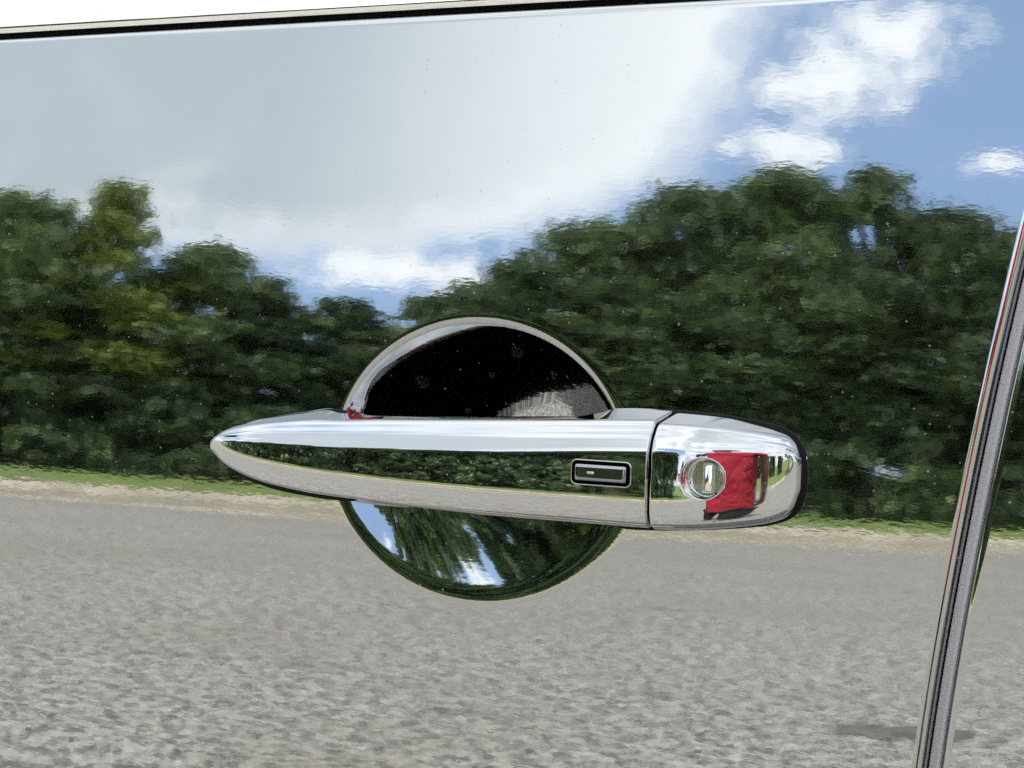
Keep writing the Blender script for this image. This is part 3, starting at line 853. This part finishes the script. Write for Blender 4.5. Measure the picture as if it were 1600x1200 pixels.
# open side: distant round trees on the grass bank, and a tall one nearer
FAR = [(27, 70, 4.2, 2.2, 'small round tree far off on the grass bank, nearest the person'), (33, 72, 4.6, 2.4, 'second small round tree far off on the grass bank'),
       (41, 66, 5.4, 3.0, 'third small round tree far off on the grass bank'), (49, 60, 5.2, 3.2, 'bushy tree on the grass bank before the tall tree'),
       (57, 54, 5.6, 3.2, 'dense tree beside the tall dark tree on the bank'), (70, 40, 12.5, 3.8, 'tall dark tree on the grass bank behind the car'),
       (10, 80, 5.0, 3.0, 'distant round tree beyond the end of the row'), (2, 84, 5.5, 3.2, 'distant tree farthest beyond the end of the row'), (80, 36, 10, 3.6, 'big dark tree at the rear of the car park')]
def bank_z(x, y):
    p = np.array([x, y]); i = int(np.argmin(np.linalg.norm(KERB-p, axis=1))); o_ = float(np.linalg.norm(KERB[i]-p))
    return rise(o_)(p)
for az, d, h, w, lab in FAR:
    x, y = polar(az, d)
    tree('bank_tree', (x, y), bank_z(x, y)-0.1, h, w, LEAF[1], lab, 'tree', 'trees on the grass bank', base=0.10, clumps=30, per=90, leaf=0.3)

# ------------------------------------------------------------------ the photographer, mirrored in the end cap
SKIN = simple('skin', (0.23, 0.115, 0.07), 0.5)
SHIRT = simple('red_cotton', (0.31, 0.008, 0.022), 0.85, bump=(7, 0.06))
TRIM = simple('dark_trim', (0.02, 0.02, 0.024), 0.8)
JEANS = simple('black_cotton', (0.012, 0.012, 0.014), 0.8)
HAIR = simple('dark_hair', (0.012, 0.010, 0.009), 0.6)
def skin_mesh(name, nodes, edges, mat, parent, sub=2):
    """nodes: name -> (x, y, z, radius[, radius2])"""
    keys = list(nodes); idx = {n: i for i, n in enumerate(keys)}
    me = bpy.data.meshes.new(name); me.from_pydata([nodes[n][:3] for n in keys], [(idx[a], idx[b]) for a, b in edges], [])
    o = bpy.data.objects.new(name, me); COL.objects.link(o)
    m1 = o.modifiers.new('skin', 'SKIN'); m1.use_smooth_shade = True
    sv = me.skin_vertices[0].data
    for i, n in enumerate(keys):
        r = nodes[n][3:]; sv[i].radius = (r[0], r[-1]); sv[i].use_root = (i == 0)
    m2 = o.modifiers.new('sub', 'SUBSURF'); m2.levels = sub; m2.render_levels = sub
    dg = bpy.context.evaluated_depsgraph_get(); dg.update()
    m = bpy.data.meshes.new_from_object(o.evaluated_get(dg)); m.name = name
    o.modifiers.clear(); o.data = m
    m.polygons.foreach_set('use_smooth', [True]*len(m.polygons)); m.materials.clear(); m.materials.append(mat)
    o.parent = parent
    return o
PX, PY = 0.79, -1.06
person = empty('person', (PX, PY, 0.0)); 
to_cam = Vector((CAM[0]-PX, CAM[1]-PY, 0)); face_a = atan2(to_cam.y, to_cam.x)
person.rotation_euler.z = face_a - pi/2            # local +Y looks at the phone, local X to the person's right
tag(person, 'person in a red t-shirt and black trousers holding up a phone in one hand', 'person')
Lc = to_cam.length; HZ = CAM[2]-0.02
# local frame: x right, y forward
body_n = {'pelvis': (0, 0, .93, .13, .10), 'waist': (0, .0, 1.08, .125, .095), 'chest': (0, 0, 1.27, .15, .10), 'neck0': (0, 0, 1.43, .065, .06), 'neck': (0, .015, 1.50, .052, .055),
 'head0': (0, .025, 1.57, .065, .085), 'head1': (0, .02, 1.65, .078, .095), 'head2': (0, .01, 1.73, .05, .06), 'chin': (0, .075, 1.555, .03, .03), 'nose': (0, .112, 1.62, .014, .016),
 'shl': (-.18, 0, 1.38, .058, .055), 'ell': (-.27, .13, 1.17, .043, .043), 'wrl': (-.10, Lc-.05, HZ-.03, .026, .026), 'pal': (-.085, Lc+.0, HZ-.01, .026, .018),
 'shr': (.18, 0, 1.38, .058, .055), 'elr': (.245, -.07, 1.13, .056, .056), 'wrr': (.19, -.17, 1.0, .032, .032), 'par': (.15, -.185, .965, .03, .02),
 'hpl': (-.10, 0, .87, .085, .09), 'knl': (-.11, .02, .48, .06, .06), 'anl': (-.11, -.02, .09, .042, .045), 'tol': (-.12, .15, .035, .038, .03),
 'hpr': (.10, 0, .87, .085, .09), 'knr': (.11, .02, .48, .06, .06), 'anr': (.11, -.02, .09, .042, .045), 'tor': (.12, .15, .035, .038, .03)}
body_e = [('pelvis', 'waist'), ('waist', 'chest'), ('chest', 'neck0'), ('neck0', 'neck'), ('neck', 'head0'), ('head0', 'head1'), ('head1', 'head2'), ('head0', 'chin'), ('head1', 'nose'),
 ('chest', 'shl'), ('shl', 'ell'), ('ell', 'wrl'), ('wrl', 'pal'), ('chest', 'shr'), ('shr', 'elr'), ('elr', 'wrr'), ('wrr', 'par'),
 ('pelvis', 'hpl'), ('hpl', 'knl'), ('knl', 'anl'), ('anl', 'tol'), ('pelvis', 'hpr'), ('hpr', 'knr'), ('knr', 'anr'), ('anr', 'tor')]
# fingers close round the ends of the phone
for s, sd in ((-1, 'l'),):
    for i in range(4):
        zf = HZ+0.022-0.017*i; L = (.030, .034, .032, .025)[i]
        a, b, c = f'f{sd}{i}a', f'f{sd}{i}b', f'f{sd}{i}c'
        body_n[a] = (s*.088, Lc+.012, zf, .0085); body_n[b] = (s*.080, Lc+.030, zf+.004, .0078); body_n[c] = (s*(.080-L), Lc+.034, zf+.006, .0068)
        body_e += [('pa'+sd, a), (a, b), (b, c)]
    body_n['t'+sd+'a'] = (s*.070, Lc-.012, HZ+.012, .011); body_n['t'+sd+'b'] = (s*.050, Lc-.004, HZ+.026, .0095); body_n['t'+sd+'c'] = (s*.034, Lc+.002, HZ+.03, .008)
    body_e += [('pa'+sd, 't'+sd+'a'), ('t'+sd+'a', 't'+sd+'b'), ('t'+sd+'b', 't'+sd+'c')]
for i in range(4):                                  # the other hand rests on the hip
    zf = .945-.016*i; L = (.030, .034, .032, .025)[i]
    body_n[f'fr{i}a'] = (.125, -.185, zf, .0085); body_n[f'fr{i}b'] = (.095, -.18, zf-.010, .0078); body_n[f'fr{i}c'] = (.095-L, -.172, zf-.018, .0068)
    body_e += [('par', f'fr{i}a'), (f'fr{i}a', f'fr{i}b'), (f'fr{i}b', f'fr{i}c')]
body_n['tra'] = (.14, -.17, .985, .011); body_n['trb'] = (.115, -.165, 1.0, .0095); body_n['trc'] = (.095, -.16, 1.005, .008)
body_e += [('par', 'tra'), ('tra', 'trb'), ('trb', 'trc')]
skin_mesh('body', body_n, body_e, SKIN, person)
sh_n = {'q': (0, 0, .76, .20, .15), 'p': (0, 0, .88, .19, .14), 'w': (0, 0, 1.05, .175, .125), 'c': (0, 0, 1.27, .185, .125), 'n': (0, 0, 1.42, .085, .08),
        'sl': (-.185, 0, 1.375, .078, .075), 'el': (-.245, .095, 1.235, .07, .07), 'sr': (.185, 0, 1.375, .078, .075), 'er': (.238, -.03, 1.225, .076, .076)}
skin_mesh('shirt', sh_n, [('q', 'p'), ('p', 'w'), ('w', 'c'), ('c', 'n'), ('c', 'sl'), ('sl', 'el'), ('c', 'sr'), ('sr', 'er')], SHIRT, person)
skin_mesh('shirt_collar', {'a': (0, 0, 1.425, .088, .082), 'b': (0, .003, 1.455, .074, .072)}, [('a', 'b')], TRIM, person, 1)
for s in (-1, 1):
    ca, cb = ((-.245, .092, 1.232), (-.252, .102, 1.218)) if s < 0 else ((.238, -.031, 1.222), (.241, -.034, 1.207))
    skin_mesh('sleeve_cuff', {'a': (*ca, .072, .072), 'b': (*cb, .071, .071)}, [('a', 'b')], TRIM, person, 1)
skin_mesh('trousers', {'p': (0, 0, .88, .125, .105), 'hl': (-.10, 0, .83, .105, .11), 'kl': (-.11, .02, .48, .085, .085), 'al': (-.11, -.01, .10, .07, .075),
                       'hr': (.10, 0, .83, .105, .11), 'kr': (.11, .02, .48, .085, .085), 'ar': (.11, -.01, .10, .07, .075)},
          [('p', 'hl'), ('hl', 'kl'), ('kl', 'al'), ('p', 'hr'), ('hr', 'kr'), ('kr', 'ar')], JEANS, person)
for s in (-1, 1):
    skin_mesh('shoe', {'a': (s*.11, -.06, .045, .045, .045), 'b': (s*.112, .05, .045, .048, .044), 'c': (s*.122, .17, .04, .044, .036)}, [('a', 'b'), ('b', 'c')], JEANS, person)
bm = bmesh.new(); bmesh.ops.create_icosphere(bm, subdivisions=4, radius=1.0)
for v in bm.verts: v.co = Vector((v.co.x*0.100, v.co.y*0.118-0.012, v.co.z*0.112+1.675))
bmesh.ops.delete(bm, geom=[v for v in bm.verts if v.co.z < 1.60 or (v.co.y > 0.045 and v.co.z < 1.715)], context='VERTS')
bm_obj('hair', bm, HAIR, person)

# phone: the taking lens sits just in front of its back
bm = bmesh.new(); bmesh.ops.create_cube(bm, size=1.0, matrix=Matrix.Diagonal((0.150, 0.074, 0.008, 1)))
bmesh.ops.bevel(bm, geom=[e for e in bm.edges if abs((e.verts[0].co-e.verts[1].co).z) > 0.004], offset=0.011, segments=5, affect='EDGES', profile=0.5)
phone = empty('phone', CAM - FW*0.022); phone.rotation_euler = cam.rotation_euler
tag(phone, 'dark phone held sideways in the hand of the person', 'phone')
bm_obj('phone_body', bm, simple('phone_glass', (0.02, 0.02, 0.024), 0.2), phone, False)
for dx, dy in ((-0.058, 0.020), (-0.058, -0.006), (-0.036, 0.007)):
    bm = cyl_bm(0.0075, 0.007, 0.0, 0.002, 24)
    o = bm_obj('phone_lens', bm, BLACKP, phone, False); o.location = (dx, dy, -0.004); o.rotation_euler.x = -pi/2
